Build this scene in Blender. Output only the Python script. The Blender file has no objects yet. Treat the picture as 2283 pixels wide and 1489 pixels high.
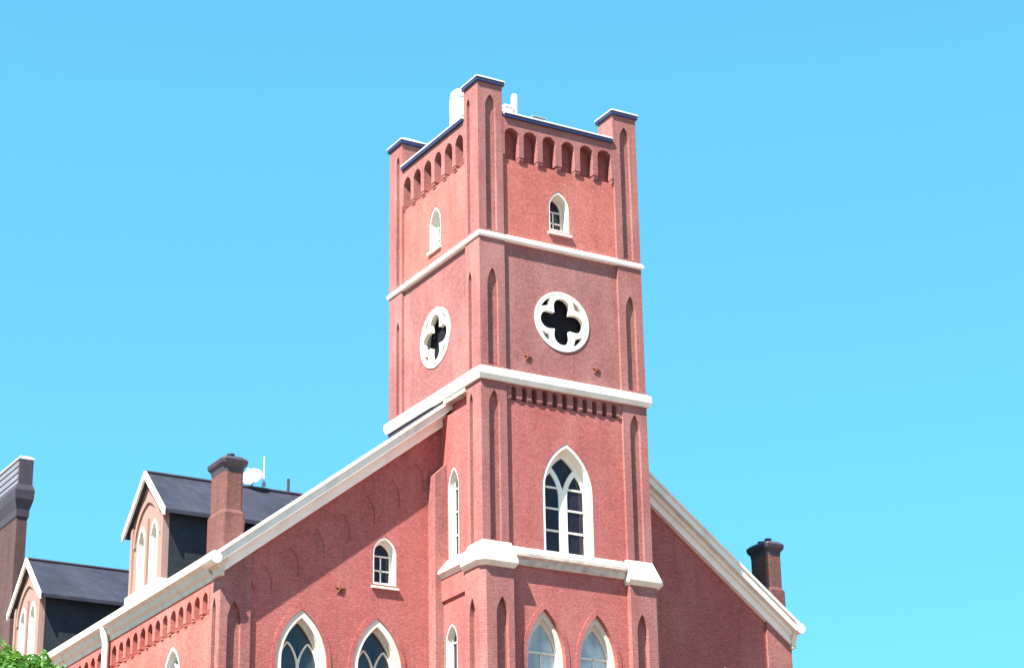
import bpy, bmesh, math, random
from mathutils import Vector, Matrix
from mathutils.geometry import delaunay_2d_cdt
random.seed(7)
SC = bpy.context.scene
COL = SC.collection
R = math.radians

# ------------------------------------------------------------------ camera
cam_data = bpy.data.cameras.new('camera')
cam = bpy.data.objects.new('camera', cam_data); COL.objects.link(cam)
yaw, pitch, roll = 0.53158102, 0.36995779, -0.01761762
F = Vector((math.sin(yaw)*math.cos(pitch), math.cos(yaw)*math.cos(pitch), math.sin(pitch)))
Rv = Vector((math.cos(yaw), -math.sin(yaw), 0)); Uv = Rv.cross(F)
R2 = math.cos(roll)*Rv + math.sin(roll)*Uv
U2 = -math.sin(roll)*Rv + math.cos(roll)*Uv
m = Matrix((R2, U2, -F)).transposed().to_4x4()
m.translation = Vector((-32.3715, -56.9558, 1.7))
cam.matrix_world = m
cam_data.sensor_width = 36.0; cam_data.sensor_fit = 'HORIZONTAL'
cam_data.lens = 36.0*5123.25/2283.0
cam_data.clip_end = 20000; cam_data.clip_start = 0.5
SC.camera = cam

# ------------------------------------------------------------------ sky, sun, exposure
SUN_AZ, SUN_EL = 66.0, 53.0          # degrees left of the front wall's normal, height
to_sun = Vector((-math.sin(R(SUN_AZ))*math.cos(R(SUN_EL)), -math.cos(R(SUN_AZ))*math.cos(R(SUN_EL)), math.sin(R(SUN_EL))))
world = bpy.data.worlds.new('World'); SC.world = world; world.use_nodes = True
wn = world.node_tree; wn.nodes.clear()
sky = wn.nodes.new('ShaderNodeTexSky'); sky.sky_type = 'NISHITA'; sky.sun_disc = False
sky.sun_elevation = R(SUN_EL)
sky.sun_rotation = math.atan2(to_sun.x, to_sun.y)
sky.air_density = 1.0; sky.dust_density = 0.3; sky.ozone_density = 1.0; sky.altitude = 0
tint = wn.nodes.new('ShaderNodeMix'); tint.data_type = 'RGBA'; tint.blend_type = 'MULTIPLY'
tint.inputs['Factor'].default_value = 1.0
tint.inputs['B'].default_value = (0.50, 1.56, 2.02, 1)
bg = wn.nodes.new('ShaderNodeBackground'); bg.inputs['Strength'].default_value = 0.0905
wo = wn.nodes.new('ShaderNodeOutputWorld')
gam = wn.nodes.new('ShaderNodeGamma'); gam.inputs['Gamma'].default_value = 0.45
wn.links.new(sky.outputs['Color'], gam.inputs['Color']); wn.links.new(gam.outputs['Color'], tint.inputs['A']); wn.links.new(tint.outputs['Result'], bg.inputs['Color'])
wn.links.new(bg.outputs['Background'], wo.inputs['Surface'])
sd = bpy.data.lights.new('sun', 'SUN'); sd.energy = 5.0; sd.angle = R(0.5); sd.color = (1.0, 0.95, 0.88)
sun = bpy.data.objects.new('sun', sd); COL.objects.link(sun)
sun.rotation_euler = to_sun.to_track_quat('Z', 'Y').to_euler(); sun.location = (-40, -30, 60)
SC.view_settings.view_transform = 'Standard'; SC.view_settings.look = 'None'
SC.view_settings.gamma = 1.0; SC.view_settings.use_curve_mapping = False
SC.view_settings.exposure = 1.73

# ------------------------------------------------------------------ materials
def mat(name, base, rough=0.8, spec=0.3, metallic=0.0):
    mt = bpy.data.materials.new(name); mt.use_nodes = True
    b = mt.node_tree.nodes['Principled BSDF']
    b.inputs['Base Color'].default_value = (*base, 1); b.inputs['Roughness'].default_value = rough
    b.inputs['Specular IOR Level'].default_value = spec; b.inputs['Metallic'].default_value = metallic
    return mt
class N:
    def __init__(s, mt): s.t = mt.node_tree; s.b = s.t.nodes['Principled BSDF']
    def n(s, typ, **kw):
        nd = s.t.nodes.new(typ)
        for k, v in kw.items():
            if k in nd.inputs.keys(): nd.inputs[k].default_value = v
            else: setattr(nd, k, v)
        return nd
    def l(s, a, b): s.t.links.new(a, b)
    def noise(s, vec, scale, detail=4, rough=.55):
        nd = s.n('ShaderNodeTexNoise', Scale=scale, Detail=detail, Roughness=rough); s.l(vec, nd.inputs['Vector']); return nd.outputs['Fac']
    def ramp(s, fac, p0, p1, c0=(0,0,0,1), c1=(1,1,1,1)):
        r = s.n('ShaderNodeValToRGB'); r.color_ramp.elements[0].position = p0; r.color_ramp.elements[1].position = p1
        r.color_ramp.elements[0].color = c0; r.color_ramp.elements[1].color = c1; s.l(fac, r.inputs['Fac']); return r.outputs['Color']
    def mix(s, fac, a, b, mode='MIX'):
        x = s.n('ShaderNodeMix', data_type='RGBA', blend_type=mode)
        for sock, v in (('Factor', fac), ('A', a), ('B', b)):
            if isinstance(v, (int, float)): x.inputs[sock].default_value = v
            elif isinstance(v, tuple): x.inputs[sock].default_value = (*v[:3], 1)
            else: s.l(v, x.inputs[sock])
        return x.outputs['Result']
    def geo(s): return s.n('ShaderNodeNewGeometry').outputs['Position']
    def scaled(s, vec, sc):
        mp = s.n('ShaderNodeMapping'); mp.inputs['Scale'].default_value = sc; s.l(vec, mp.inputs['Vector']); return mp.outputs['Vector']
    def bump(s, h, strength, dist):
        b = s.n('ShaderNodeBump', Strength=strength, Distance=dist); s.l(h, b.inputs['Height']); s.l(b.outputs['Normal'], s.b.inputs['Normal'])

def brick_mat(name, c1, c2, mortar, fade, fade_amt=.5, dirt=.35):
    mt = mat(name, c1, .85, .25); q = N(mt)
    pos = q.geo()
    sep = q.n('ShaderNodeSeparateXYZ'); q.l(pos, sep.inputs[0])
    add = q.n('ShaderNodeMath', operation='ADD'); q.l(sep.outputs[0], add.inputs[0]); q.l(sep.outputs[1], add.inputs[1])
    com = q.n('ShaderNodeCombineXYZ'); q.l(add.outputs[0], com.inputs[0]); q.l(sep.outputs[2], com.inputs[1])
    wob = q.noise(pos, 3.0, 2)
    br = q.n('ShaderNodeTexBrick', **{'Scale': 1.0, 'Mortar Size': .008, 'Mortar Smooth': .3, 'Bias': 0.0, 'Brick Width': .215, 'Row Height': .078})
    br.inputs['Color1'].default_value = (*c1, 1); br.inputs['Color2'].default_value = (*c2, 1); br.inputs['Mortar'].default_value = (*mortar, 1)
    q.l(com.outputs[0], br.inputs['Vector'])
    # chalky faded paint in soft uneven patches, drawn out down the wall
    f = q.ramp(q.noise(q.scaled(pos, (.55, .55, .22)), 1.3, 6, .6), .42, .72)
    fa = q.n('ShaderNodeMath', operation='MULTIPLY'); q.l(f, fa.inputs[0]); fa.inputs[1].default_value = fade_amt
    col = q.mix(fa.outputs[0], br.outputs['Color'], fade)
    g = q.ramp(q.noise(q.scaled(pos, (1.6, 1.6, .18)), 1.8, 6, .65), .50, .80)
    ga = q.n('ShaderNodeMath', operation='MULTIPLY'); q.l(g, ga.inputs[0]); ga.inputs[1].default_value = dirt
    col = q.mix(ga.outputs[0], col, (c1[0]*.45, c1[1]*.5, c1[2]*.55))
    k = q.ramp(q.noise(q.scaled(pos, (3.5, 3.5, .16)), 1.5, 5, .6), .52, .74)
    ka = q.n('ShaderNodeMath', operation='MULTIPLY'); q.l(k, ka.inputs[0]); ka.inputs[1].default_value = dirt*.6
    col = q.mix(ka.outputs[0], col, (fade[0]*.62, fade[1]*.75, fade[2]*.8))
    sp = q.ramp(q.noise(pos, 14.0, 3), .30, .72, (.74, .74, .76, 1), (1.16, 1.15, 1.14, 1))
    col = q.mix(1.0, col, sp, 'MULTIPLY')
    q.l(col, q.b.inputs['Base Color'])
    hm = q.n('ShaderNodeMath', operation='MULTIPLY_ADD'); q.l(wob, hm.inputs[0]); hm.inputs[1].default_value = .5
    inv = q.n('ShaderNodeMath', operation='SUBTRACT'); inv.inputs[0].default_value = 1.0; q.l(br.outputs['Fac'], inv.inputs[1])
    q.l(inv.outputs[0], hm.inputs[2])
    q.bump(hm.outputs[0], .8, .014)
    return mt
def paint_mat(name, base, dirt_col, amt=.3, rough=.6, scale=1.0, peel=0.0, peel_col=(.2,.15,.13)):
    mt = mat(name, base, rough, .35); q = N(mt); pos = q.geo()
    f = q.ramp(q.noise(q.scaled(pos, (1.2, 1.2, .5)), 1.6*scale, 6, .62), .45, .8)
    fa = q.n('ShaderNodeMath', operation='MULTIPLY'); q.l(f, fa.inputs[0]); fa.inputs[1].default_value = amt
    col = q.mix(fa.outputs[0], base, dirt_col)
    if peel:
        p = q.ramp(q.noise(q.scaled(pos, (2.2, 2.2, 7.0)), 1.5, 7, .7), .60-.1*peel, .66)
        pa = q.n('ShaderNodeMath', operation='MULTIPLY'); q.l(p, pa.inputs[0]); pa.inputs[1].default_value = .8
        col = q.mix(pa.outputs[0], col, peel_col)
    q.l(col, q.b.inputs['Base Color'])
    q.bump(q.noise(pos, 9, 5), .25, .01)
    return mt
def slate_mat(name, c, rough=.55):
    mt = mat(name, c, rough, .4); q = N(mt); pos = q.geo()
    sep = q.n('ShaderNodeSeparateXYZ'); q.l(pos, sep.inputs[0])
    add = q.n('ShaderNodeMath', operation='ADD'); q.l(sep.outputs[0], add.inputs[0]); q.l(sep.outputs[1], add.inputs[1])
    com = q.n('ShaderNodeCombineXYZ'); q.l(add.outputs[0], com.inputs[0]); q.l(sep.outputs[2], com.inputs[1])
    br = q.n('ShaderNodeTexBrick', **{'Scale': 1.0, 'Mortar Size': .006, 'Brick Width': .3, 'Row Height': .16})
    br.inputs['Color1'].default_value = (*[k*.85 for k in c], 1); br.inputs['Color2'].default_value = (*[k*1.2 for k in c], 1); br.inputs['Mortar'].default_value = (*[k*.5 for k in c], 1)
    q.l(com.outputs[0], br.inputs['Vector'])
    n = q.ramp(q.noise(pos, .8, 5), .3, .75, (.75, .75, .78, 1), (1.25, 1.22, 1.2, 1))
    q.l(q.mix(1.0, br.outputs['Color'], n, 'MULTIPLY'), q.b.inputs['Base Color'])
    q.bump(br.outputs['Color'], .3, .02)
    return mt
M = {}
M['brick_pink'] = brick_mat('painted_brick_pink', (.47, .138, .112), (.405, .106, .088), (.385, .12, .10), (.54, .22, .183), .55, .35)
M['brick_red'] = brick_mat('painted_brick_red', (.415, .12, .107), (.352, .093, .085), (.34, .10, .09), (.495, .192, .167), .6, .45)
M['brick_worn'] = brick_mat('painted_brick_worn', (.335, .127, .115), (.27, .098, .090), (.27, .108, .1), (.41, .205, .182), .75, .55)
M['brick_pier'] = brick_mat('painted_brick_pier', (.345, .130, .117), (.285, .103, .094), (.285, .11, .1), (.42, .205, .182), .7, .5)
M['brick_chimney'] = brick_mat('chimney_brick', (.17, .062, .052), (.125, .047, .041), (.125, .065, .058), (.21, .098, .083), .6, .6)
M['brick_far'] = brick_mat('dark_brick', (.10, .052, .045), (.075, .04, .036), (.08, .05, .045), (.14, .08, .07), .6, .6)
M['white'] = paint_mat('white_paint', (.78, .74, .66), (.46, .40, .32), .6)
M['stone'] = paint_mat('white_stone', (.66, .61, .53), (.44, .36, .27), .6, .75, 1.6)
M['trim'] = paint_mat('cream_trim', (.85, .81, .76), (.56, .50, .45), .4)
M['weathered'] = paint_mat('weathered_trim', (.52, .45, .39), (.27, .22, .19), .7, .8, 2.0, .8, (.24, .13, .12))
M['dormer'] = paint_mat('dormer_boards', (.30, .185, .15), (.20, .13, .11), .5, .75, 1.5)
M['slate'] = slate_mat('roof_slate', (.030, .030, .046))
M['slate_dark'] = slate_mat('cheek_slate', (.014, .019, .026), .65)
M['navy'] = paint_mat('coping_metal', (.022, .028, .085), (.05, .05, .07), .4, .5)
M['coping_white'] = paint_mat('coping_top', (.78, .78, .80), (.55, .55, .58), .3, .45)
M['lead'] = paint_mat('lead_cap', (.045, .035, .046), (.09, .07, .075), .5, .6)
M['louvre'] = paint_mat('grey_louvre', (.17, .17, .20), (.10, .10, .12), .5)
M['rust'] = paint_mat('rusty_iron', (.16, .045, .02), (.08, .03, .02), .6, .9, 4)
M['plastic'] = mat('white_plastic', (.82, .82, .82), .4, .4)
M['steel'] = mat('grey_steel', (.35, .37, .40), .45, .5, .3)
M['glass'] = mat('dark_glass', (.016, .013, .024), .06, .25)
M['glass_blue'] = mat('blue_grey_glass', (.025, .035, .048), .07, .45)
M['glass_pale'] = mat('pale_glazing', (.36, .42, .45), .22, .5)
M['void'] = mat('unlit_void', (.012, .012, .016), .9, .1)  # near-black colour stands in for the unlit hollow behind openings
for k, amt in (('glass', .15), ('glass_blue', .35), ('glass_pale', .12)):
    q = N(M[k]); f = q.noise(q.geo(), 2.3, 3); q.bump(f, amt, .03)
    b0 = tuple(q.b.inputs['Base Color'].default_value)
    q.l(q.mix(q.ramp(q.noise(q.scaled(q.geo(), (1, 1, .6)), 1.7, 3), .35, .7), tuple(c*.7 for c in b0), tuple(c*1.5 for c in b0)), q.b.inputs['Base Color'])

# ------------------------------------------------------------------ helpers
def obj(name, bm, material, parent=None, smooth=False):
    bmesh.ops.remove_doubles(bm, verts=bm.verts, dist=.0004)
    bmesh.ops.recalc_face_normals(bm, faces=bm.faces)
    me = bpy.data.meshes.new(name); bm.to_mesh(me); bm.free()
    if smooth:
        for p in me.polygons: p.use_smooth = True
    me.materials.append(M[material] if isinstance(material, str) else material)
    o = bpy.data.objects.new(name, me); COL.objects.link(o)
    if parent: o.parent = parent
    return o
def empty(name, loc=(0, 0, 0)):
    o = bpy.data.objects.new(name, None); COL.objects.link(o); o.location = loc; o.empty_display_size = .5
    return o
def tag(o, label=None, cat=None, group=None, kind=None):
    if label: o['label'] = label
    if cat: o['category'] = cat
    if group: o['group'] = group
    if kind: o['kind'] = kind
    return o
def box(bm, x0, x1, y0, y1, z0, z1):
    v = [bm.verts.new((x, y, z)) for z in (z0, z1) for y in (y0, y1) for x in (x0, x1)]
    for f in ((0,1,3,2), (4,5,7,6), (0,1,5,4), (2,3,7,6), (0,2,6,4), (1,3,7,5)): bm.faces.new([v[i] for i in f])
def one_box(name, m, parent, *d):
    bm = bmesh.new(); box(bm, *d); return obj(name, bm, m, parent)
def front(y0): return lambda u, v, d: (u, y0+d, v)
def left(x0): return lambda u, v, d: (x0+d, u, v)
def plate(bm, outer, holes, d0, d1, mp):
    """flat slab with holes: outline in (u, v), from depth d0 to d1 of the wall plane mp"""
    pts, edges = [], []
    loops = [outer]+list(holes)
    for lp in loops:
        b = len(pts); pts += [Vector(p) for p in lp]
        edges += [(b+i, b+(i+1) % len(lp)) for i in range(len(lp))]
    r = delaunay_2d_cdt(pts, edges, [], 0, 1e-6)
    V = r[0]
    def solid(f):
        cx = sum(V[i].x for i in f)/3; cy = sum(V[i].y for i in f)/3; c = False
        for i, j in edges:
            a, b = pts[i], pts[j]
            if (a.y > cy) != (b.y > cy) and cx < (b.x-a.x)*(cy-a.y)/(b.y-a.y)+a.x: c = not c
        return c
    Fc = [f for f in r[2] if solid(f)]
    for d in (d0, d1):
        vs = [bm.verts.new(mp(p.x, p.y, d)) for p in V]
        for f in Fc: bm.faces.new([vs[i] for i in f])
    for lp in loops:
        a = [bm.verts.new(mp(p[0], p[1], d0)) for p in lp]; c = [bm.verts.new(mp(p[0], p[1], d1)) for p in lp]
        for i in range(len(lp)):
            j = (i+1) % len(lp); bm.faces.new((a[i], a[j], c[j], c[i]))
def rect(u0, u1, v0, v1): return [(u0, v0), (u1, v0), (u1, v1), (u0, v1)]
def lancet(cx, w, z0, zs, za, n=9):
    h = w/2; r = za-zs
    if r < h+1e-6:       # round / segmental head
        return [(cx-h, z0), (cx+h, z0)] + [(cx+h*math.cos(math.pi*i/(2*n)), zs+r*math.sin(math.pi*i/(2*n))) for i in range(2*n+1)]
    Rr = (h*h+r*r)/(2*h); a1 = math.atan2(r, Rr-h)
    rt = [(cx+h-Rr+Rr*math.cos(a1*i/n), zs+Rr*math.sin(a1*i/n)) for i in range(n+1)]
    lt = [(2*cx-p[0], p[1]) for p in reversed(rt[:-1])]
    return [(cx-h, z0), (cx+h, z0)] + rt + lt
def circle(cx, cz, r, n=40): return [(cx+r*math.cos(2*math.pi*i/n), cz+r*math.sin(2*math.pi*i/n)) for i in range(n)]
def loft(bm, rings, caps=True):
    vs = [[bm.verts.new(p) for p in r] for r in rings]
    for a, b in zip(vs, vs[1:]):
        for i in range(len(a)):
            j = (i+1) % len(a); bm.faces.new((a[i], a[j], b[j], b[i]))
    if caps: bm.faces.new(vs[0]); bm.faces.new(vs[-1])
def ring(bm, x0, x1, y0, y1, prof):
    """mitred moulding round a rectangle; prof = [(outward, z)...], closed profile"""
    rs = [[(x0-o, y0-o, z), (x1+o, y0-o, z), (x1+o, y1+o, z), (x0-o, y1+o, z)] for o, z in prof]
    vs = [[bm.verts.new(p) for p in r] for r in rs]
    n = len(vs)
    for k in range(n):
        a, b = vs[k], vs[(k+1) % n]
        for i in range(4):
            j = (i+1) % 4; bm.faces.new((a[i], a[j], b[j], b[i]))
def tube(bm, pts, r, n=10):
    pts = [Vector(p) for p in pts]; rings = []
    for i, p in enumerate(pts):
        t = (pts[min(i+1, len(pts)-1)]-pts[max(i-1, 0)]).normalized()
        a = t.orthogonal().normalized(); b = t.cross(a)
        rr = r[i] if isinstance(r, (list, tuple)) else r
        rings.append([tuple(p+a*rr*math.cos(2*math.pi*k/n)+b*rr*math.sin(2*math.pi*k/n)) for k in range(n)])
    # keep frames aligned
    for i in range(1, len(rings)):
        best = min(range(n), key=lambda s: sum((Vector(rings[i][(k+s) % n])-Vector(rings[i-1][k])).length for k in range(n)))
        rings[i] = rings[i][best:]+rings[i][:best]
    loft(bm, rings)
def lathe(bm, c, prof, n=20):
    rs = [[(c[0]+r*math.cos(2*math.pi*k/n), c[1]+r*math.sin(2*math.pi*k/n), c[2]+z) for k in range(n)] for r, z in prof]
    loft(bm, rs)

# ------------------------------------------------------------------ dimensions
W, D = 6.0, 6.1            # tower plan
P, A = 2.67, 7.18          # front wall of the nave, its overhang left and right of the tower
XL, XR = -A, W+A
REC = .09
Z1, Z2, Z3, ZT, ZP = 30.5, 25.98, 20.6, 35.8, 34.74
SL = .765
def rake(x): return 19.37+SL*((x-XL) if x < 3 else (XR-x))
YB = 41.0                  # back of the nave

# ------------------------------------------------------------------ setting
bm = bmesh.new(); g = 6000
vs = [bm.verts.new(p) for p in ((-g, -g, 0), (g, -g, 0), (g, g, 0), (-g, g, 0))]; bm.faces.new(vs)
mg = mat('paving', (.32, .29, .26), .9, .2); q = N(mg); pos = q.geo()
q.l(q.mix(q.ramp(q.noise(pos, .35, 6), .35, .7), (.17, .11, .085), (.26, .18, .14)), q.b.inputs['Base Color'])
tag(obj('ground', bm, mg), kind='structure')

# ------------------------------------------------------------------ the church
church = empty('brick_church', (3, 3, 0))
tag(church, 'tall red painted brick church with square front tower, white trim and gabled roof', 'church')
def part(name, bm, m, parent=None, smooth=False):
    o = obj(name, bm, m, None, smooth)
    pa = parent or church
    o.parent = pa
    if pa is church: o.matrix_parent_inverse = Matrix.Translation((-3, -3, 0))
    return o

# corner piers of the tower, with pointed blind niches
def mirrored(sx, sy, pts): return [((W-x if sx else x), (D-y if sy else y), z) for x, y, z in pts]
PW = .9
NICH_Z = ((30.7, 34.95, 35.42), (26.2, 28.85, 29.42), (20.66, 24.85, 25.40))
for sx, sy in ((0, 0), (1, 0), (0, 1), (1, 1)):
    bm = bmesh.new()
    holes = [lancet(.46, .38, a, b, c) for a, b, c in NICH_Z]
    flip = lambda p: ((W-p[0] if sx else p[0]), (D-p[1] if sy else p[1]), p[2])
    plate(bm, rect(0, PW, 20.3, ZT), holes, 0, .11, lambda u, v, d: flip((u, d, v)))
    plate(bm, rect(.11, PW, 20.3, ZT), [lancet(.62, .2, a, b+.2, c) for a, b, c in NICH_Z], 0, .11, lambda u, v, d: flip((d, u, v)))
    x0, x1 = sorted((flip((.105, 0, 0))[0], flip((PW-.002, 0, 0))[0])); y0, y1 = sorted((flip((0, .105, 0))[1], flip((0, PW-.002, 0))[1]))
    box(bm, x0, x1, y0, y1, 20.3, ZT-.002)
    pier = part('corner_pier', bm, 'brick_pier')
    # cap: dark metal slab and a low light pyramid
    x0, x1 = sorted((flip((0, 0, 0))[0], flip((PW, 0, 0))[0])); y0, y1 = sorted((flip((0, 0, 0))[1], flip((0, PW, 0))[1]))
    o = .06
    bm = bmesh.new(); box(bm, x0-o, x1+o, y0-o, y1+o, ZT+.002, ZT+.13); part('pier_cap', bm, 'navy', pier).matrix_parent_inverse = Matrix.Identity(4)
    bm = bmesh.new(); xc, yc = (x0+x1)/2, (y0+y1)/2; o = .075
    sq = lambda e, z: [(x0-e, y0-e, z), (x1+e, y0-e, z), (x1+e, y1+e, z), (x0-e, y1+e, z)]
    loft(bm, [sq(o, ZT+.132), sq(o, ZT+.165), sq(-.33, ZT+.42)])
    part('cap_flashing', bm, 'coping_white', pier).matrix_parent_inverse = Matrix.Identity(4)
def kid(name, bm, m, parent, smooth=False):
    o = obj(name, bm, m, parent, smooth)
    return o
# children of parts inherit the church offset: undo it once at the end (see fix below)

# ---- walls between the piers
CORB_T, CORB_B = 34.42, 33.32      # arches of the top corbel table
DEN_T, DEN_B = 25.66, 25.2
wA_f = lancet(2.99, .76, 31.18, 32.0, 32.58); wC_f = lancet(3.05, 1.8, Z3-.1, 22.55, 24.08)
oc_f = circle(2.99, 28.09, 1.0); oc_l = circle(3.05, 28.06, 1.0)
wA_l = lancet(3.05, .76, 31.18, 32.0, 32.62); wC_l = lancet(1.95, .66, Z3-.1, 22.8, 23.45)
def wall_panels(mp, u0, u1, hA, hB, hC, lv=('brick_pink', 'brick_worn', 'brick_red')):
    for z0, z1, hs, mt in ((Z1, CORB_B, hA, lv[0]), (Z2, Z1, hB, lv[1]), (20.2, DEN_B, hC, lv[2])):
        bm = bmesh.new(); plate(bm, rect(u0, u1, z0, z1), hs, REC, .55, mp); part('wall_panel', bm, mt)
    for z0, z1 in ((CORB_B, ZP), (DEN_B, Z2)):
        bm = bmesh.new(); plate(bm, rect(u0, u1, z0, z1), [], .34 if z1 == ZP else .25, .55, mp); part('wall_panel', bm, 'brick_red')
wall_panels(front(0), PW, W-PW, [wA_f], [oc_f], [wC_f])
wall_panels(left(0), PW, D-PW, [wA_l], [oc_l], [wC_l])
bx = lambda u, v, d: (W-d, u, v)
by = lambda u, v, d: (u, D-d, v)
wall_panels(bx, PW, D-PW, [], [], []); wall_panels(by, PW, W-PW, [], [], [])
# top corbel tables: arched band, each bracket a piece of its own
def corbel_table(mp, u0, u1, n, zt, zb, ztop, wfrac, d0, d1, mtl, pointed, leg=.16):
    pitch = (u1-u0)/n; w = pitch*wfrac
    arch = []
    out = [(u0, ztop), (u0, zb)]
    for i in range(n):
        c = u0+pitch*(i+.5)+random.uniform(-.018, .018); zt_ = zt+random.uniform(-.025, .015); w = pitch*wfrac*random.uniform(.94, 1.04)
        ol = lancet(c, w, zb, zt_-(w*.62 if pointed else w*.5), zt_, 6)
        head = ol[2:]; head = list(reversed(head))
        out += [(c-w/2, zb)] + head + [(c+w/2, zb)]
    out += [(u1, zb), (u1, ztop)]
    bm = bmesh.new(); plate(bm, out, [], d0, d1, mp); band = part('corbel_table', bm, mtl)
    for i in range(n+1):
        c = u0+pitch*i; hw = (pitch-pitch*wfrac)/2-.004+random.uniform(-.012, .006)
        a, b = max(u0+.004, c-hw), min(u1-.004, c+hw)
        bm = bmesh.new()
        # little stepped bracket under each leg
        for (dz0, dz1, dd) in ((0, leg*.55, d0+.02), (leg*.55, leg, d0+.05)):
            lo = [mp(a, zb-dz1, dd), mp(b, zb-dz1, dd), mp(b, zb-dz1, d1), mp(a, zb-dz1, d1)]
            hi = [mp(a, zb-dz0-.002, dd), mp(b, zb-dz0-.002, dd), mp(b, zb-dz0-.002, d1), mp(a, zb-dz0-.002, d1)]
            loft(bm, [lo, hi])
        kid('corbel', bm, mtl, band)
    return band
corbel_table(front(0), PW, W-PW, 6, CORB_T, CORB_B+.12, ZP, .74, .008, .36, 'brick_pier', False)
corbel_table(left(0), PW, D-PW, 6, CORB_T, CORB_B+.12, ZP, .70, .008, .36, 'brick_pier', True)
corbel_table(bx, PW, D-PW, 6, CORB_T, CORB_B+.12, ZP, .74, .008, .36, 'brick_pier', False)
corbel_table(by, PW, W-PW, 6, CORB_T, CORB_B+.12, ZP, .74, .008, .36, 'brick_pier', False)
corbel_table(front(0), PW+.1, W-PW-.1, 11, DEN_T, DEN_B+.06, Z2, .52, .03, .28, 'brick_pier', False, .1)
for a, b in ((PW, PW+.1), (W-PW-.1, W-PW)):
    bm = bmesh.new(); plate(bm, rect(a+.001, b-.001, DEN_B, Z2), [], .035, .3, front(0)); part('brick_pilaster', bm, 'brick_pier')

# parapet copings and the lead roof of the tower
for x0, x1, y0, y1 in ((PW+.06, W-PW-.06, -.07, .58), (PW+.06, W-PW-.06, D-.58, D+.07), (-.07, .58, PW+.06, D-PW-.06), (W-.58, W+.07, PW+.06, D-PW-.06)):
    cp = part('parapet_coping', (lambda b: (box(b, x0, x1, y0, y1, ZP+.003, ZP+.12), b)[1])(bmesh.new()), 'navy')
    bm = bmesh.new()
    if x1-x0 > y1-y0: a = [[(x, y0-.02, ZP+.122), (x, y0-.02, ZP+.165), (x, (y0+y1)/2, ZP+.32), (x, y1+.02, ZP+.165), (x, y1+.02, ZP+.122)] for x in (x0, x1)]
    else: a = [[(x0-.02, y, ZP+.122), (x0-.02, y, ZP+.165), ((x0+x1)/2, y, ZP+.32), (x1+.02, y, ZP+.165), (x1+.02, y, ZP+.122)] for y in (y0, y1)]
    loft(bm, a); kid('coping_flashing', bm, 'coping_white', cp)
part('tower_roof', (lambda b: (box(b, .54, W-.54, .54, D-.54, 34.1, 34.2), b)[1])(bmesh.new()), 'lead')
# floor and inner box coloured near-black, so that the quatrefoils look into gloom
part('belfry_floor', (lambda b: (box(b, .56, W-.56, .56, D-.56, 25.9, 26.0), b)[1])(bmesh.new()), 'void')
part('belfry_gloom_box', (lambda b: (box(b, 1.6, W-.6, 1.6, D-.6, 20.4, 34.0), b)[1])(bmesh.new()), 'void')  # unseen black box, added only to keep the tower inside dark

# string courses
def string_course(zb, zt, o, m, x0=0, x1=W, y0=0, y1=D):
    bm = bmesh.new(); ring(bm, x0, x1, y0, y1, [(-.4, zb), (o*.55, zb), (o, zb+(zt-zb)*.4), (o, zt-.05), (o*.85, zt), (-.02, zt+.08), (-.4, zt+.08)])
    return part('string_course', bm, m)
string_course(30.42, 30.56, .07, 'trim')
string_course(25.70, 26.06, .13, 'white')
bm = bmesh.new(); box(bm, -.05, .2, PW+.02, P-.365, 25.54, 25.698); part('flashing', bm, 'weathered')
bm = bmesh.new(); box(bm, -.03, .2, P-.36, D-.02, 25.30, 25.697); part('flashing', bm, 'lead')

# ---- windows
def arch_window(mp, ol, inner, d_in, holes, sash_d, panes, glass, frame_m='white', sill=None, bars=(), name='arched_window', sill_m='white', lip=0.0):
    """reveal lining (outer outline ol, inner outline), a tracery plate with holes, panes behind, bars in front"""
    bm = bmesh.new(); plate(bm, ol, [inner], REC+.012-lip, d_in, mp); win = part(name, bm, frame_m)
    bm = bmesh.new(); plate(bm, inner, holes, sash_d, sash_d+.08, mp); kid('tracery' if len(holes) > 1 else 'sash', bm, frame_m, win)
    for (u0, u1, v0, v1) in panes:
        bm = bmesh.new(); plate(bm, rect(u0, u1, v0, v1), [], sash_d+.05, sash_d+.07, mp); kid('pane', bm, glass, win)
    for (u0, u1, v0, v1) in bars:
        bm = bmesh.new(); plate(bm, rect(u0, u1, v0, v1), [], sash_d+.012, sash_d+.06, mp); kid('glazing_bar', bm, frame_m, win)
    if sill:
        u0, u1, z0, z1, dd = sill
        bm = bmesh.new()
        prof = [(-dd, z0), (-dd, z0+.06), (d_in-.02, z1), (d_in-.02, z0)]
        loft(bm, [[mp(u, v, REC+d) for d, v in prof] for u in (u0, u1)])
        kid('sill', bm, sill_m, win)
    return win
def pane_grid(us, vs): return [(us[i]+.004, us[i+1]-.004, vs[j]+.004, vs[j+1]-.004) for i in range(len(us)-1) for j in range(len(vs)-1)]
def small_window(mp, c, z0, zs, za, w, depth=.36, glass='glass', nm='lancet_window', over=.05):
    ol = lancet(c, w, z0, zs, za); inn = lancet(c, w-.10, z0+.05, zs, za-.07); hole = lancet(c, w-.22, z0+.13, zs-.02, za-.17)
    u0, u1 = c-w/2+.08, c+w/2-.08
    mid = (z0+zs)/2+.02
    return arch_window(mp, ol, inn, REC+depth+.1, [hole], REC+depth, pane_grid([u0, c, u1], [z0+.1, mid, zs, za-.1]), glass,
        sill=(c-w/2-over, c+w/2+over, z0-.14, z0+.02, .09), bars=[(c-.018, c+.018, z0+.1, zs), (u0, u1, mid-.022, mid+.022), (u0, u1, zs-.02, zs+.02)], name=nm)
small_window(front(0), 2.99, 31.18, 32.0, 32.57, .755)
small_window(left(0), 3.05, 31.18, 32.0, 32.61, .755, .26)
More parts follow.
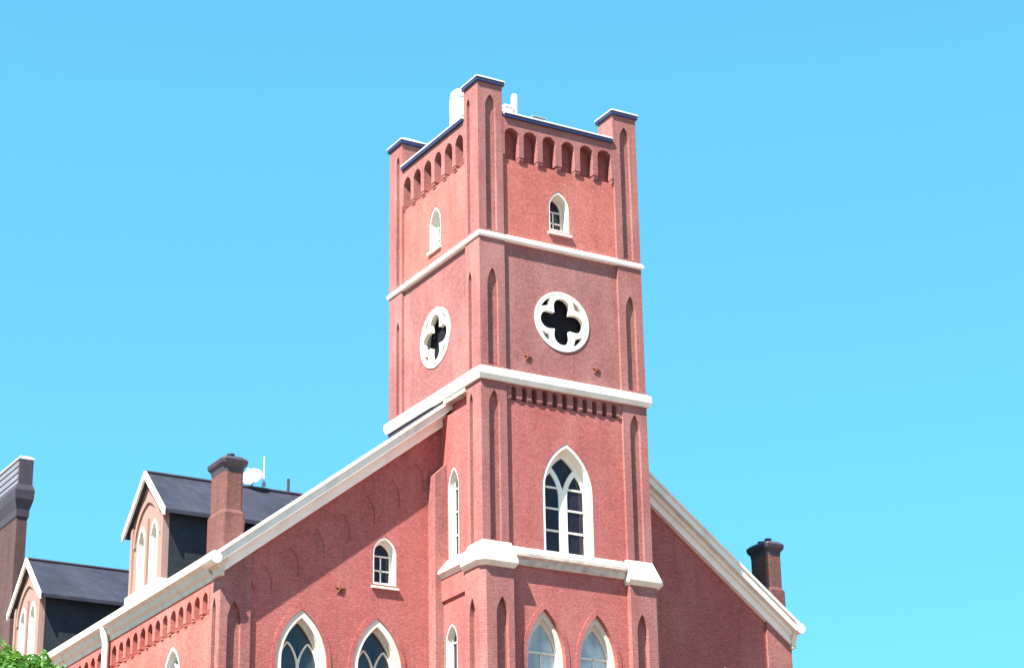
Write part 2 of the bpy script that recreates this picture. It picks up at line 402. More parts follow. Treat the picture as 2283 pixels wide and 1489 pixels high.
# quatrefoil roundels
def quatrefoil(cx, cz, c, r, k):
    pts = []
    # four lobes joined by a soft cross
    for i in range(4):
        a0 = i*math.pi/2
        for t in range(-6, 7):
            th = t/6*math.pi*.56
            pts.append((cx+c*math.cos(a0)+r*math.cos(a0+th), cz+c*math.sin(a0)+r*math.sin(a0+th)))
        am = a0+math.pi/4
        pts.append((cx+k*math.cos(am), cz+k*math.sin(am)))
    return pts
def roundel(mp, c, z):
    bm = bmesh.new(); plate(bm, circle(c, z, .996), [circle(c, z, .93)], REC-.03, REC+.34, mp); rd = part('roundel_window', bm, 'white')
    holes = [quatrefoil(c, z, .485, .295, .385)]
    for i in range(4):
        am = i*math.pi/2+math.pi/4
        o = [(c+.86*math.cos(am+t), z+.86*math.sin(am+t)) for t in [-.30+.06*j for j in range(11)]]
        i_ = [(c+rr*math.cos(am+t), z+rr*math.sin(am+t)) for t, rr in ((.13, .74), (0, .68), (-.13, .74))]
        holes.append(o+i_)
    bm = bmesh.new(); plate(bm, circle(c, z, .932), holes, REC-.022, REC+.12, mp); kid('tracery', bm, 'white', rd)
    bm = bmesh.new(); plate(bm, circle(c, z, .85), [], REC+.28, REC+.30, mp); kid('pane', bm, 'void', rd)  # no glass: black disc painted as the unlit space behind the tracery
roundel(front(0), 2.99, 28.09); roundel(left(0), 3.05, 28.06)
# two-light window of the third stage
def two_light(mp, c, w, z0, zs, za, rows, glass, depth=.30, jamb=.16, mull=.30, nm='two_light_window', frame_m='white', sill=None, rec_lip=0.0, bars=True, bar=.05, rim=.16):
    ol = lancet(c, w, z0, zs, za); inn = lancet(c, w-rim, z0+.02, zs, za-.7*rim)
    lw = (w-rim-2*jamb*.55-mull)/2; off = mull/2+lw/2
    lza = zs+lw*1.05
    holes = [lancet(c-off, lw, z0+.08, zs-.12, lza), lancet(c+off, lw, z0+.08, zs-.12, lza)]
    # the eye between the heads of the lights and the main arch
    def arch_y(x, h, zs_, za_):
        r = za_-zs_; Rr = (h*h+r*r)/(2*h); t = Rr*Rr-(abs(x)+Rr-h)**2
        return zs_+math.sqrt(t) if t > 0 and abs(x) < h else zs_
    up = lambda x: arch_y(x, (w-rim)/2-bar, zs, za-.7*rim-bar*1.7)
    lo = lambda x: max(arch_y(abs(x)-off, lw/2+bar, zs-.12, lza+bar*1.5), zs+.12)
    xs = [k*.004 for k in range(250) if up(k*.004) > lo(k*.004)+.012]
    xm = max(xs); e = xm; n_ = 6
    eye = [(c+xm*k/n_, up(xm*k/n_)) for k in range(-n_, n_+1)]+[(c+xm*k/n_, lo(xm*k/n_)) for k in range(n_, -n_-1, -1)]
    holes.append(eye)
    lv = [z0+.05]+list(rows)+[lza+.04]
    panes, gb = [], []
    for s in (-1, 1):
        panes += pane_grid([c+s*off-lw/2-.03, c+s*off+lw/2+.03], lv)
        if bars: gb += [(c+s*off-lw/2-.01, c+s*off+lw/2+.01, r-.028, r+.028) for r in rows]
    eye_pane = (c-e-.02, c+e+.02, lo(0)-.02, up(0)+.02)
    win = arch_window(mp, ol, inn, REC+depth+.12, holes, REC+depth, panes, glass, frame_m, sill, gb, nm, lip=rec_lip)
    bm = bmesh.new(); plate(bm, rect(*eye_pane), [], REC+depth+.072, REC+depth+.078, mp); kid('pane', bm, glass, win)
    return win
two_light(front(0), 3.05, 1.78, Z3-.02, 22.55, 24.07, (21.35, 22.05, 22.72), 'glass', jamb=.12, bar=.15)
# narrow lancet of the tower's left side
def narrow(mp, c, w, z0, zs, za, depth=.18, nm='lancet_window'):
    ol = lancet(c, w, z0, zs, za); inn = lancet(c, w-.09, z0+.03, zs, za-.06); hole = lancet(c, w-.2, z0+.1, zs-.02, za-.16)
    rows = [z0+(zs-z0)*k/3 for k in (1, 2, 3)]
    return arch_window(mp, ol, inn, REC+depth+.1, [hole], REC+depth, pane_grid([c-w/2+.08, c+w/2-.08], [z0+.08]+rows+[za-.12]), 'glass',
                       bars=[(c-w/2+.08, c+w/2-.08, r-.022, r+.022) for r in rows], name=nm)
narrow(left(0), 1.95, .655, Z3-.02, 22.8, 23.44)
# star shaped tie-rod anchors
def anchor(x, z, y, r=.15):
    bm = bmesh.new(); a = []
    for i in range(10):
        rr = r if i % 2 == 0 else r*.45; t = math.pi/2+i*math.pi/5
        a.append((x+rr*math.cos(t), z+rr*math.sin(t)))
    f = [bm.verts.new((u, y, v)) for u, v in a]; bk = [bm.verts.new((u, y+.05, v)) for u, v in a]; tip = bm.verts.new((x, y-.05, z))
    for i in range(10):
        j = (i+1) % 10; bm.faces.new((f[i], f[j], tip)); bm.faces.new((f[i], f[j], bk[j], bk[i]))
    bm.faces.new(bk)
    part('wall_anchor', bm, 'rust')
anchor(1.72, 26.69, REC-.02); anchor(4.22, 26.69, REC-.02)

# ---- lower stage of the tower
B = .15; BW = 1.1; BR = .06        # outward step, pier width, face of the recessed panel
ZB = 19.95
for sx in (0, 1):
    fx = (lambda x: W-x) if sx else (lambda x: x)
    bm = bmesh.new()
    nl = lancet(.55, .40, 12.0, 18.35, 18.93)
    ch = .17
    plate(bm, rect(-B+ch, -B+BW, 0, ZB), [nl], 0, .16, lambda u, v, d: (fx(u), -B+d, v))
    nl2 = lancet(.42, .34, 12.0, 18.35, 18.93)
    plate(bm, rect(-B+ch, .85, 0, ZB), [nl2], 0, .16, lambda u, v, d: (fx(-B+d), u, v))
    core = [(-B+.155, -B+.155), (-B+BW-.003, -B+.155), (-B+BW-.003, .84), (-B+.155, .84)]
    loft(bm, [[(fx(x), y, z) for x, y in core] for z in (0, ZB-.002)])
    cf = [(-B+ch, -B), (-B, -B+ch), (-B+.16, -B+ch+.02), (-B+ch+.02, -B+.16)]
    loft(bm, [[(fx(x), y, z) for x, y in cf] for z in (0, ZB-.001)])
    part('base_pier', bm, 'brick_pier')
    # sloped white stone cap of the pier
    def foot(x0, y0, c, x1=BW-B+.02, y1=.88): return [(x0+c, y0), (x1, y0), (x1, y1), (x0, y1), (x0, y0+c)]
    rings = [(foot(-B-.03, -B-.03, ch), ZB-.14), (foot(-B-.10, -B-.10, ch*1.1, BW-B+.07), ZB-.06), (foot(-B-.14, -B-.14, ch*1.1, BW-B+.09), ZB), (foot(-B-.14, -B-.14, ch*1.1, BW-B+.09), ZB+.08),
             (foot(-.01, -.01, .03, .96), Z3+.03), (foot(.06, .06, .03, .96), Z3+.03)]
    bm = bmesh.new(); loft(bm, [[(fx(x), y, z) for x, y in f] for f, z in rings]); part('pier_cap_stone', bm, 'stone')
# front panel with its pair of windows, raised arch mouldings
w1, w2 = 2.13, 3.96
fr = front(BR)
ol1 = lancet(w1, 1.34, 13.6, 17.25, 18.78); ol2 = lancet(w2, 1.34, 13.6, 17.25, 18.78)
bm = bmesh.new(); plate(bm, rect(BW-B, W-BW+B, 0, 20.3), [ol1, ol2], 0, .5, fr); part('wall_panel', bm, 'brick_red')
for c in (w1, w2):
    bm = bmesh.new(); plate(bm, lancet(c, 1.66, 14.0, 17.25, 19.02), [lancet(c, 1.34, 13.8, 17.25, 18.78)] if False else [], -.0, .0, fr) if False else None
    o_, i_ = lancet(c, 1.62, 14.0, 17.25, 19.0, 12)[2:], lancet(c, 1.345, 14.0, 17.25, 18.785, 12)[2:]
    a_ = [(c+.81, 14.0)]+o_+[(c-.81, 14.0)]; b_ = [(c+.6725, 14.0)]+i_+[(c-.6725, 14.0)]
    plate(bm, a_+list(reversed(b_)), [], -.022, .02, fr); part('arch_moulding', bm, 'brick_red')
    inn = lancet(c, 1.1, 13.7, 17.25, 18.55); hole = lancet(c, .98, 13.8, 17.3, 18.38)
    rows = [14.9, 16.2, 17.5]
    win = arch_window(fr, lancet(c, 1.335, 13.62, 17.25, 18.775), inn, .5, [hole], .30,
        pane_grid([c-.52, c, c+.52], [13.75]+rows)+[(c-.5, c+.5, 17.504, 18.45)], 'glass_pale', 'stone', (c-.8, c+.8, 13.45, 13.62, .15),
        [(c-.022, c+.022, 13.8, 17.5)]+[(c-.5, c+.5, r-.035, r+.035) for r in rows], 'lancet_window', lip=-.04)
# left panel of the lower stage
bm = bmesh.new(); fl = left(-.06); wD = lancet(1.86, .72, 13.6, 17.95, 18.5)
plate(bm, rect(.80, P-.05, 0, 19.25), [wD], 0, .5, fl); part('wall_panel', bm, 'brick_red')
bm = bmesh.new(); plate(bm, rect(.86, P+.09, 19.25, 20.25), [], -.07, .5, fl); part('wall_panel', bm, 'brick_red')
narrow(left(-.06-REC), 1.86, .715, 13.62, 17.95, 18.49)
bm = bmesh.new(); bm_mp = lambda u, v, d: (W+.06-d, u, v)
plate(bm, rect(.80, P+.09, 0, 20.25), [], 0, .5, bm_mp); part('wall_panel', bm, 'brick_red')
# course between the caps: front weathered, left white
bm = bmesh.new()
prof = [(.30, 20.0), (-.02, 20.0), (-.06, 20.10), (-.06, 20.18), (-.17, 20.24), (-.17, 20.34), (.075, 20.58), (.30, 20.6)]
loft(bm, [[(x, y, z) for y, z in prof] for x in (BW-B+.10, W-BW+B-.10)]); part('sill_course', bm, 'weathered')
for s in (0, 1):
    fx = (lambda x: W-x) if s else (lambda x: x)
    bm = bmesh.new(); prof = [(.30, 19.93), (-.15, 19.93), (-.2, 20.02), (-.26, 20.08), (-.26, 20.16), (.075, 20.56), (.30, 20.58)]
    loft(bm, [[(fx(x), y, z) for x, z in prof] for y in (.882, P-.06)]); part('sill_course', bm, 'stone')
    # buttress where the tower meets the nave front, with a sloped head
    bm = bmesh.new(); pr = [(-.34, 0), (.2, 0), (.2, 23.75), (-.34, 23.25)]
    loft(bm, [[(fx(x), y, z) for x, z in pr] for y in (2.33, P+.12)]); part('buttress', bm, 'brick_pier')

# ---- front wall of the nave
fw = front(P+.10)
def gable_poly(x0, x1, top=0.0):
    return [(x0, 0), (x1, 0), (x1, rake(x1)+top), (x0, rake(x0)+top)]
wn1, wn2, sw = -4.54, -2.07, -1.84
for s in (0, 1):
    fx = (lambda x: W-x) if s else (lambda x: x)
    fm = lambda u, v, d: (fx(u), P+.10+d, v)
    top_ = 18.62 if s == 0 else 18.45
    big = [lancet(c, 1.62, 13.4, top_-1.57, top_) for c in ((wn1, wn2) if s == 0 else (wn1,))]
    smo = lancet(sw, .80, 19.66, 20.62, 21.17)
    bm = bmesh.new(); plate(bm, gable_poly(XL+.96, .3, .1), big+([smo] if s == 0 else []), 0, .5, fm); part('gable_wall', bm, 'brick_red')
    # corner pier with a blind niche
    bm = bmesh.new(); pf = lambda u, v, d: (fx(u), P+d, v)
    plate(bm, [(XL, 0), (XL+.965, 0), (XL+.965, rake(XL+.965)+.02), (XL, rake(XL)+.02)], [lancet(XL+.45, .42, 12, 18.0, 18.6)], 0, .13, pf)
    x0, x1 = sorted((fx(XL+.125), fx(XL+.96))); box(bm, x0, x1, P+.125, P+.55, 0, rake(XL))
    plate(bm, rect(P+.13, P+.75, 0, 19.3), [lancet(P+.42, .26, 12, 18.3, 18.75)], 0, .13, lambda u, v, d: (fx(XL+d), u, v))
    box(bm, x0, x1, P+.5, P+.74, 0, 19.3)
    part('corner_pier', bm, 'brick_pier')
    # raking blind arcade under the verge
    out = []; n = 7; u0, u1 = XL+.97, -.36
    pit = (u1-u0)/n
    out = [(u1, rake(u1)+.05), (u0, rake(u0)+.05)]
    out.append((u0, rake(u0)-.75))
    for i in range(n):
        c = u0+pit*(i+.5); za = rake(c)-.62; w = pit*.62; zl = rake(c-pit/2)-1.15; zr = rake(c+pit/2)-1.15
        hd = list(reversed(lancet(c, w, 0, za-.55, za, 5)[2:]))
        out += [(c-w/2, zl)]+hd+[(c+w/2, zl)]
        if i < n-1: out += [(c+w/2+.001, zr)] if False else []
    out.append((u1, rake(u1)-1.3))
    if s == 0:
        bm = bmesh.new(); plate(bm, out, [], -.034, .02, fm); part('blind_arcade', bm, 'brick_red')
    if s == 0:
        for c in (wn1, wn2):
            o_, i_ = lancet(c, 1.92, 13.6, 17.05, 18.9, 12)[2:], lancet(c, 1.625, 13.6, 17.05, 18.625, 12)[2:]
            a_ = [(c+.96, 13.6)]+o_+[(c-.96, 13.6)]; b_ = [(c+.8125, 13.6)]+i_+[(c-.8125, 13.6)]
            bm = bmesh.new(); plate(bm, a_+list(reversed(b_)), [], -.022, .02, fm); part('arch_moulding', bm, 'brick_red')
            two_light(front(P+.10-REC), c, 1.615, 13.42, 17.05, 18.615, (14.4, 15.4, 16.4), 'glass_blue', .26, .06, .09, frame_m='stone', rim=.34, bar=.055, sill=(c-.95, c+.95, 13.22, 13.42, .12))
        small_window(front(P+.10-REC), sw, 19.68, 20.62, 21.165, .795, .26)
        anchor(-3.32, 19.37, P+.08, .17)
    else:
        two_light(lambda u, v, d: (W-u, P+.10-REC+d, v), wn1, 1.615, 13.42, 16.88, 18.445, (14.4, 15.4, 16.4), 'glass_blue', .26, .06, .09, frame_m='stone', rim=.34, bar=.055)
    # verge: frieze board, sloping soffit, crown
    xe, xi = (XL-.06 if s else XL-.32), .4
    def strip(h0, h1, d0, d1, a=xe, b=xi):
        bmx = bmesh.new(); plate(bmx, [(a, rake(a)+h0), (b, rake(b)+h0), (b, rake(b)+h1), (a, rake(a)+h1)], [], d0, d1, fm); return bmx
    part('frieze_board', strip(.0, .36, -.17, .1, XL-.05), 'trim')
    part('bed_moulding', strip(.26, .40, -.30, -.165, XL-.1), 'trim')
    part('verge_board', strip(.38, .64, -.52, .12), 'white')
    part('verge_roll', strip(.642, .75, -.57, .12), 'white')
    # scrolled end of the verge
    bm = bmesh.new(); yy = P-.42
    c0 = (fx(xe-.02), rake(xe)+.56)
    rs = [[(c0[0]+.17*math.cos(2*math.pi*k/16), y, c0[1]+.17*math.sin(2*math.pi*k/16)) for k in range(16)] for y in (P-.48, P+.3)]
    loft(bm, rs); part('verge_end', bm, 'white')
    bm = bmesh.new()
    kx = xe-.02
    loft(bm, [[(fx(x), y, z) for x, y in ((kx, P-.26), (XL+.10, P-.26), (XL+.10, P+.5), (kx, P+.5))] for z in (19.72, 19.95)])
    loft(bm, [[(fx(x), y, z) for x, y in ((XL-.1, P-.12), (XL+.06, P-.12), (XL+.06, P+.4), (XL-.1, P+.4))] for z in (19.28, 19.5)])
    loft(bm, [[(fx(XL-.1), P-.12, 19.5), (fx(XL+.06), P-.12, 19.5), (fx(XL+.06), P+.4, 19.5), (fx(XL-.1), P+.4, 19.5)],
              [(fx(kx), P-.26, 19.72), (fx(XL+.10), P-.26, 19.72), (fx(XL+.10), P+.5, 19.72), (fx(kx), P+.5, 19.72)]])
    part('kneeler', bm, 'stone')

# ---- side walls, eaves and roof of the nave
segs = 11
for s in (0, 1):
    fx = (lambda x: W-x) if s else (lambda x: x)
    sm = lambda u, v, d: (fx(XL+.06+d), u, v)
    side_win = [lancet(6.35, 1.26, 14.0, 17.1, 18.02)] if s == 0 else []
    bm = bmesh.new(); plate(bm, rect(P+.76, YB, 0, 18.38), side_win, 0, .5, sm); part('side_wall', bm, 'brick_pink')
    bm = bmesh.new(); plate(bm, rect(P+.76, YB, 18.38, 19.9), [], .27, .5, sm); part('side_wall', bm, 'brick_red')
    for k in range(4 if s == 0 else 0):
        u0 = P+.80+k*8.0
        corbel_table(lambda u, v, d: (XL+d, u, v), u0, u0+7.95, 13, 19.08, 18.46, 19.5, .66, .0, .36, 'brick_pink', True, .14)
    if s == 0:
        two_light(left(XL+.06-REC), 6.35, 1.255, 14.02, 17.1, 18.015, (15.0, 16.0, 16.9), 'glass_blue', .2, .08, .12, frame_m='trim', bars=True)
    # moulded eaves gutter
    bm = bmesh.new(); prof = [(.2, 19.28), (-.03, 19.28), (-.06, 19.42), (-.16, 19.50), (-.2, 19.62), (-.34, 19.72), (-.36, 19.93), (-.30, 19.97), (.2, 19.97)]
    loft(bm, [[(fx(XL+x), y, z) for x, z in prof] for y in (P+.5, YB)]); part('eaves_gutter', bm, 'stone')
    # slate roof
    bm = bmesh.new(); xr = 3.0
    ze = rake(XL-.30)+.58
    zr = rake(2.9999)+.60
    loft(bm, [[(fx(XL-.02), y, rake(XL-.02)+.53), (xr, y, zr-.05), (xr, y, zr-.2), (fx(XL-.02), y, rake(XL-.02)+.40)] for y in (P+.11, YB)]); part('roof_slope', bm, 'slate')
bm = bmesh.new(); plate(bm, [(XL+.1, 0), (XR-.1, 0), (XR-.1, 19.5), (3, rake(2.99)+.3), (XL+.1, 19.5)], [], 0, .4, front(YB-.5)); part('rear_wall', bm, 'brick_chimney')
# rainwater pipe on the side wall
bm = bmesh.new(); tube(bm, [(XL-.26, 11.5, 19.75), (XL-.2, 11.5, 19.4), (XL-.15, 11.5, 19.2), (XL-.15, 11.5, 0.1)], .11, 12); part('rainwater_pipe', bm, 'white', smooth=True)

# ---- dormers
def dormer(yc, wall_m):
    root = empty('dormer'); root.parent = church; root.matrix_parent_inverse = Matrix.Translation((-3, -3, 0))
    hw = 1.38; x0 = XL+.08; zb, ze, za = 19.95, 22.5, 24.12; ov = .34; xb = x0-.20
    sl = (za-ze)/(hw+ov)
    lm = left(x0)
    ws = [lancet(yc+o, .62, 20.42, 21.85, 22.5) for o in (-.52, .52)]
    bm = bmesh.new(); plate(bm, [(yc-hw, zb), (yc+hw, zb), (yc+hw, ze+.25), (yc, za-.05), (yc-hw, ze+.25)], ws, 0, .14, lm); kid('front_wall', bm, wall_m, root)
    # arched head moulding over both lights
    o_, i_ = lancet(yc, 2.3, 20.4, 21.9, 23.35, 10)[2:], lancet(yc, 2.02, 20.4, 21.9, 23.15, 10)[2:]
    bm = bmesh.new(); plate(bm, o_+list(reversed(i_)), [], -.06, .02, lm); kid('head_moulding', bm, wall_m, root)
    for o in (-.52, .52):
        c = yc+o
        bm = bmesh.new(); plate(bm, lancet(c, .615, 20.43, 21.85, 22.49), [lancet(c, .5, 20.49, 21.85, 22.4)], -.03, .42, lm); wi = kid('window', bm, 'white', root)
        for v0, v1 in ((20.45, 21.1), (21.11, 21.75), (21.76, 22.42)):
            bm = bmesh.new(); plate(bm, rect(c-.28, c+.28, v0, v1), [], .36, .38, lm); kid('pane', bm, 'glass_pale', wi)
    for o in (-hw+.1, 0, hw-.1):
        bm = bmesh.new(); plate(bm, rect(yc+o-.09, yc+o+.09, 20.3, 22.6), [], -.07, .02, lm); kid('pilaster', bm, wall_m, root)
    bm = bmesh.new(); box(bm, x0-.16, x0+.3, yc-hw-.05, yc+hw+.05, zb-.1, 20.36); kid('sill', bm, 'white', root)
    for sgn in (-1, 1):
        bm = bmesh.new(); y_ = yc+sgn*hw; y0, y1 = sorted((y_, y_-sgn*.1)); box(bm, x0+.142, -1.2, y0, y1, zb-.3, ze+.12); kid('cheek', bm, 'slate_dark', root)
        ye = yc+sgn*(hw+ov)
        bm = bmesh.new(); loft(bm, [[(x, ye, ze), (x, yc, za), (x, yc, za-.13), (x, ye, ze-.13)] for x in (xb+.05, .2)]); kid('roof_slope', bm, 'slate', root)
        bm = bmesh.new(); loft(bm, [[(x, ye+sgn*.03, ze-.03-.2), (x, ye+sgn*.03, ze+.02), (x, yc, za+.05), (x, yc, za-.20)] for x in (xb-.03, xb+.045)]); kid('barge_board', bm, 'white', root)
    bm = bmesh.new(); tube(bm, [(xb+.05, yc, za+.02), (.1, yc, za+.02)], .06, 8); kid('ridge_roll', bm, 'lead', root)
    return root
dormer(8.75, 'dormer'); dormer(20.1, 'dormer')

# ---- chimneys
def chimney(x0, x1, y0, y1, zt, zb=19.0):
    bm = bmesh.new(); c = .10
    f = lambda e: [(x0-e+c, y0-e), (x1+e-c, y0-e), (x1+e, y0-e+c), (x1+e, y1+e-c), (x1+e-c, y1+e), (x0-e+c, y1+e), (x0-e, y1+e-c), (x0-e, y0-e+c)]
    loft(bm, [[(x, y, z) for x, y in f(e)] for e, z in ((.06, zb), (.06, zb+2.3), (0, zb+2.42), (0, zt-.38))]); ch = part('chimney', bm, 'brick_chimney')
    bm = bmesh.new(); loft(bm, [[(x, y, z) for x, y in f(e)] for e, z in ((.0, zt-.385), (.02, zt-.22), (.09, zt-.13), (.11, zt-.02), (.09, zt+.02), (.0, zt+.10))]); kid('chimney_cap', bm, 'lead', ch)
    for k in range(2):
        yk = y0+(y1-y0)*(.3+.4*k)
        bm = bmesh.new(); lathe(bm, ((x0+x1)/2, yk, zt+.08), [(.10, 0), (.10, .12), (.12, .13), (.12, .17), (.08, .17)], 10); kid('flue_pot', bm, 'lead', ch)
    return ch
chimney(-7.05, -6.4, 2.95, 4.0, 22.95)
cr = chimney(12.60, 13.22, 2.95, 3.95, 22.9)
bm = bmesh.new(); tube(bm, [(13.34, 3.4, 20.2), (13.34, 3.4, 21.1)], .06, 8); kid('flue_pipe', bm, 'lead', cr)
# long rear chimney stack with louvred head
sx0, sx1, sy0, sy1 = -2.98, -2.52, 35.0, 38.6
bm = bmesh.new(); box(bm, sx0, sx1, sy0, sy1, 21, 30.2); st = part('rear_chimney_stack', bm, 'brick_far')
def ext(e, z): return [(sx0-e, sy0-e, z), (sx1+e, sy0-e, z), (sx1+e, sy1+e, z), (sx0-e, sy1+e, z)]
bm = bmesh.new(); loft(bm, [ext(0, 30.2), ext(.05, 30.3), ext(.06, 30.6), ext(.18, 31.05), ext(.2, 31.45), ext(.12, 31.7)]); kid('cornice', bm, 'lead', st)
bm = bmesh.new(); loft(bm, [ext(.03, 31.6), ext(.03, 32.8)]); kid('louvre_head', bm, 'void', st)
for k in range(4):
    z = 31.66+k*.29; bm = bmesh.new()
    loft(bm, [[(sx0-.09, y, z), (sx0-.06, y, z+.25), (sx0-.02, y, z+.25), (sx0-.02, y, z)] for y in (sy0-.02, sy1+.1)]); kid('slat', bm, 'louvre', st)
for y in (sy0-.06,):
    bm = bmesh.new(); box(bm, sx0-.05, sx1+.10, y-.06, y+.03, 31.6, 32.82); kid('corner_board', bm, 'lead', st)
bm = bmesh.new(); loft(bm, [ext(.12, 32.82), ext(.14, 32.87), ext(.0, 33.0)]); kid('cap', bm, 'coping_white', st)
# roof vent pipe beside the ridge of the near dormer
bm = bmesh.new(); tube(bm, [(-2.33, 8.75, 24.0), (-2.33, 8.75, 24.62)], .05, 8); part('vent_pipe', bm, 'lead')

# parts of parts: same offset as their parent
def fix(o):
    for c in o.children:
        c.matrix_parent_inverse = Matrix.Identity(4)
        fix(c)
for p_ in church.children: fix(p_)

# ------------------------------------------------------------------ things on the roofs
def top(name, bm, m, label, cat, group=None, loc=None, smooth=False): return tag(obj(name, bm, m, None, smooth), label, cat, group)
def lift(o, loc): o.location = loc; return o
# white drum antenna on the tower roof
an = empty('drum_antenna', (.75, 2.55, 34.2)); tag(an, 'stout white drum antenna with rounded top behind the tower parapet', 'antenna')
bm = bmesh.new(); lathe(bm, (0, 0, .8), [(.24, 0), (.31, .05), (.32, .4), (.315, 1.45), (.28, 1.64), (.18, 1.75), (.02, 1.78)], 24); obj('radome', bm, 'plastic', an, True)
for zz in (.86, 1.5, 2.2):
    bm = bmesh.new(); lathe(bm, (0, 0, zz), [(.31, 0), (.335, .005), (.335, .045), (.31, .05)], 24); obj('clamp_band', bm, 'steel', an)
bm = bmesh.new(); tube(bm, [(.1, -.3, .5), (.12, -.36, .9), (.05, -.34, 1.3)], .015, 6); obj('cable', bm, 'lead', an)
bm = bmesh.new(); tube(bm, [(0, 0, 0), (0, 0, .85)], .06, 10); obj('mast', bm, 'steel', an, True)
bm = bmesh.new(); box(bm, -.25, .25, -.25, .25, 0, .04); obj('base_plate', bm, 'steel', an)
pn = empty('panel_antenna', (2.07, 1.2, 34.2)); tag(pn, 'slim upright white panel antenna on the tower roof beside a low cabinet', 'antenna')
bm = bmesh.new(); lathe(bm, (0, 0, .5), [(.07, 0), (.11, .04), (.11, 1.52), (.09, 1.62), (.03, 1.66)], 14); obj('radome', bm, 'plastic', pn, True)
bm = bmesh.new(); tube(bm, [(0, .12, 0), (0, .12, 1.7)], .03, 8); obj('mast', bm, 'steel', pn)
bm = bmesh.new(); box(bm, -.15, .15, -.1, .25, 0, .5); obj('bracket', bm, 'steel', pn)
cb = empty('equipment_cabinet', (1.80, 1.2, 34.2)); tag(cb, 'low white equipment cabinet left of the slim panel antenna', 'cabinet')
bm = bmesh.new(); box(bm, -.16, .12, -.12, .2, 0, 1.57); obj('housing', bm, 'plastic', cb)
bm = bmesh.new(); box(bm, -.18, .14, -.14, .22, 1.572, 1.64); obj('lid', bm, 'plastic', cb)
hv = empty('roof_hatch', (3.62, 2.4, 34.2)); tag(hv, 'small grey wire frame box showing above the tower parapet', 'roof vent')
bm = bmesh.new(); box(bm, -.22, .22, -.2, .2, 0, 2.08); obj('housing', bm, 'steel', hv)
bm = bmesh.new(); box(bm, -.26, .26, -.24, .24, 2.082, 2.13); obj('lid', bm, 'steel', hv)
# satellite dish on the dormer ridge
ds = empty('satellite_dish', (-3.62, 8.75, 24.28)); tag(ds, 'white satellite dish on the dormer ridge behind the left brick chimney', 'satellite dish')
bm = bmesh.new(); tube(bm, [(0, 0, -.1), (0, 0, .35)], .035, 8); obj('mast', bm, 'steel', ds)
bm = bmesh.new(); n = 24; axis = Vector((-.55, -.62, .45)).normalized(); a_ = axis.orthogonal().normalized(); b_ = axis.cross(a_)
def dish_ring(r, off): return [tuple(Vector((0, 0, .22))+axis*(off+.35*r*r)+(a_*math.cos(2*math.pi*k/n)+b_*math.sin(2*math.pi*k/n))*r) for k in range(n)]
loft(bm, [dish_ring(r, 0) for r in (.02, .1, .2, .29, .35)]+[dish_ring(r, -.03) for r in (.35, .29, .17, .02)]); obj('reflector', bm, 'plastic', ds, True)
bm = bmesh.new(); tube(bm, [Vector((0, 0, .05)), Vector((0, 0, .1))+axis*.45], .015, 6); obj('feed_arm', bm, 'steel', ds)
bm = bmesh.new(); lathe(bm, tuple(Vector((0, 0, .06))+axis*.45), [(.04, 0), (.05, .03), (.05, .1), (.03, .12)], 10); obj('feed_horn', bm, 'plastic', ds)
wa = empty('whip_antenna', (-3.2, 8.75, 24.28)); tag(wa, 'thin upright white whip antenna right of the satellite dish', 'antenna')
bm = bmesh.new(); tube(bm, [(0, 0, -.1), (0, 0, .3), (0, 0, .98)], [.035, .03, .02], 8); obj('rod', bm, 'plastic', wa)
bm = bmesh.new(); box(bm, -.05, .05, -.05, .05, -.05, .1); obj('clamp', bm, 'steel', wa)

# ------------------------------------------------------------------ the tree at the left edge
random.seed(21)
tr = empty('street_tree', (-11.5, 8.0, 0)); tag(tr, 'bright green leafy tree top at the lower left beside the eaves', 'tree')
mb = mat('bark', (.09, .065, .045), .9, .2)
ml = mat('leaves', (.07, .16, .025), .55, .3); q = N(ml)
oi = q.n('ShaderNodeNewGeometry')
rnd = oi.outputs['Random Per Island']
cc = q.n('ShaderNodeValToRGB'); cc.color_ramp.elements[0].color = (.018, .085, .010, 1); cc.color_ramp.elements[1].color = (.11, .30, .035, 1); q.l(rnd, cc.inputs['Fac']); q.l(cc.outputs['Color'], q.b.inputs['Base Color'])
q.b.inputs['Subsurface Weight'].default_value = 0.0
tl = q.n('ShaderNodeBsdfTranslucent'); tl.inputs['Color'].default_value = (.16, .30, .03, 1)
ms = q.n('ShaderNodeMixShader'); ms.inputs[0].default_value = .3
out = q.t.nodes['Material Output']; q.l(q.b.outputs[0], ms.inputs[1]); q.l(tl.outputs[0], ms.inputs[2]); q.l(ms.outputs[0], out.inputs['Surface'])
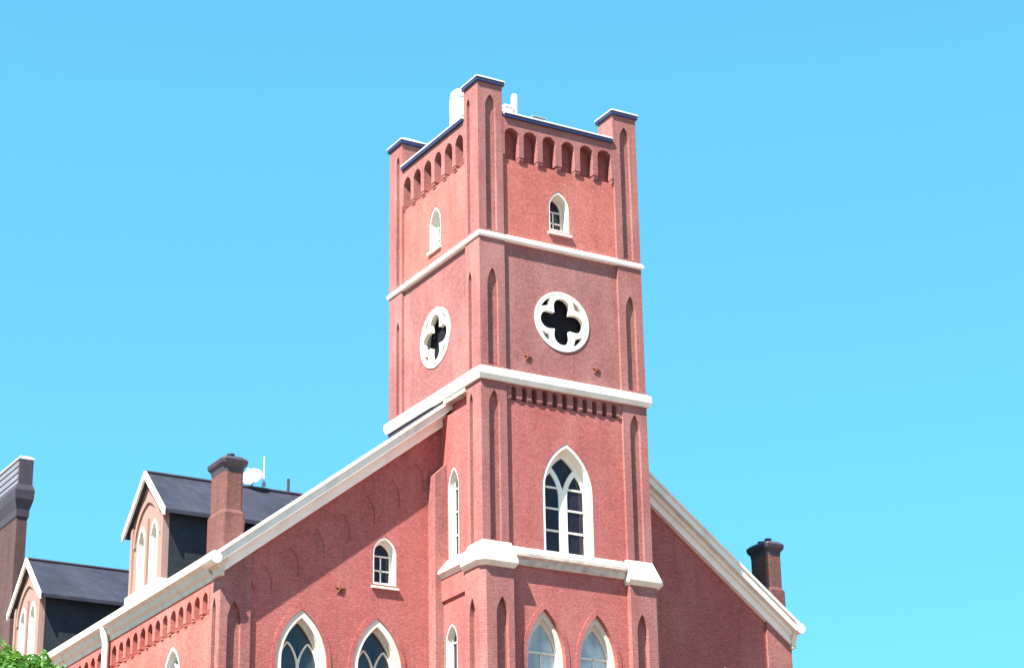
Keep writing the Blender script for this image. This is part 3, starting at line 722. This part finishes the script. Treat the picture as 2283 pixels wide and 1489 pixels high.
bm = bmesh.new(); tube(bm, [(0, 0, 0), (.05, .1, 5), (-.1, .1, 11), (0, 0, 16)], [.32, .26, .18, .07], 10)
tips = []
for i in range(16):
    a = i*2.4; z0 = 7.5+i*.45; L = 1.9+.4*math.sin(i*1.7); e = Vector((math.cos(a)*L, math.sin(a)*L, z0+1.8+.7*random.random()))
    md = Vector((math.cos(a)*L*.5, math.sin(a)*L*.5, z0+.8)); tube(bm, [(0, .05, z0), md, e], [.1, .06, .02], 6); tips += [md, e]
obj('trunk', bm, mb, tr)
verts, faces = [], []
clumps = []
for i in range(230):
    u = random.random()*2*math.pi; cz = random.uniform(-1, 1); rr = random.random()**.3
    s_ = math.sqrt(1-cz*cz)
    c = Vector((math.cos(u)*s_*3.1*rr, math.sin(u)*s_*3.1*rr, 13.5+cz*4.0*rr)); clumps.append((c, random.uniform(.45, .8)))
for k in range(34):     # the rounded top of the crown
    u = k*2.4; q_ = math.sqrt(k/34.0)*2.0
    clumps.append((Vector((math.cos(u)*q_, math.sin(u)*q_, 17.3-.2*q_*q_+random.uniform(-.25, .1))), random.uniform(.4, .65)))
for tpx in tips: clumps.append((tpx, .6))
for c, r in clumps:
    for k in range(230):
        d = Vector((random.gauss(0, 1), random.gauss(0, 1), random.gauss(0, 1))).normalized()*r*random.random()**.5
        p = c+d; nrm = (d.normalized()+Vector((random.uniform(-.8, .8), random.uniform(-.8, .8), random.uniform(-.2, 1.0)))).normalized()
        t = nrm.orthogonal().normalized(); t = (Matrix.Rotation(random.random()*6.28, 3, nrm) @ t); b2 = nrm.cross(t)
        l, w = random.uniform(.07, .12), random.uniform(.035, .06); b0 = len(verts)
        verts += [tuple(p-t*l), tuple(p+b2*w+nrm*.01), tuple(p+t*l), tuple(p-b2*w+nrm*.01)]; faces.append((b0, b0+1, b0+2, b0+3))
me = bpy.data.meshes.new('crown'); me.from_pydata(verts, [], faces); me.update(); me.materials.append(ml)
co = bpy.data.objects.new('crown', me); COL.objects.link(co); co.parent = tr
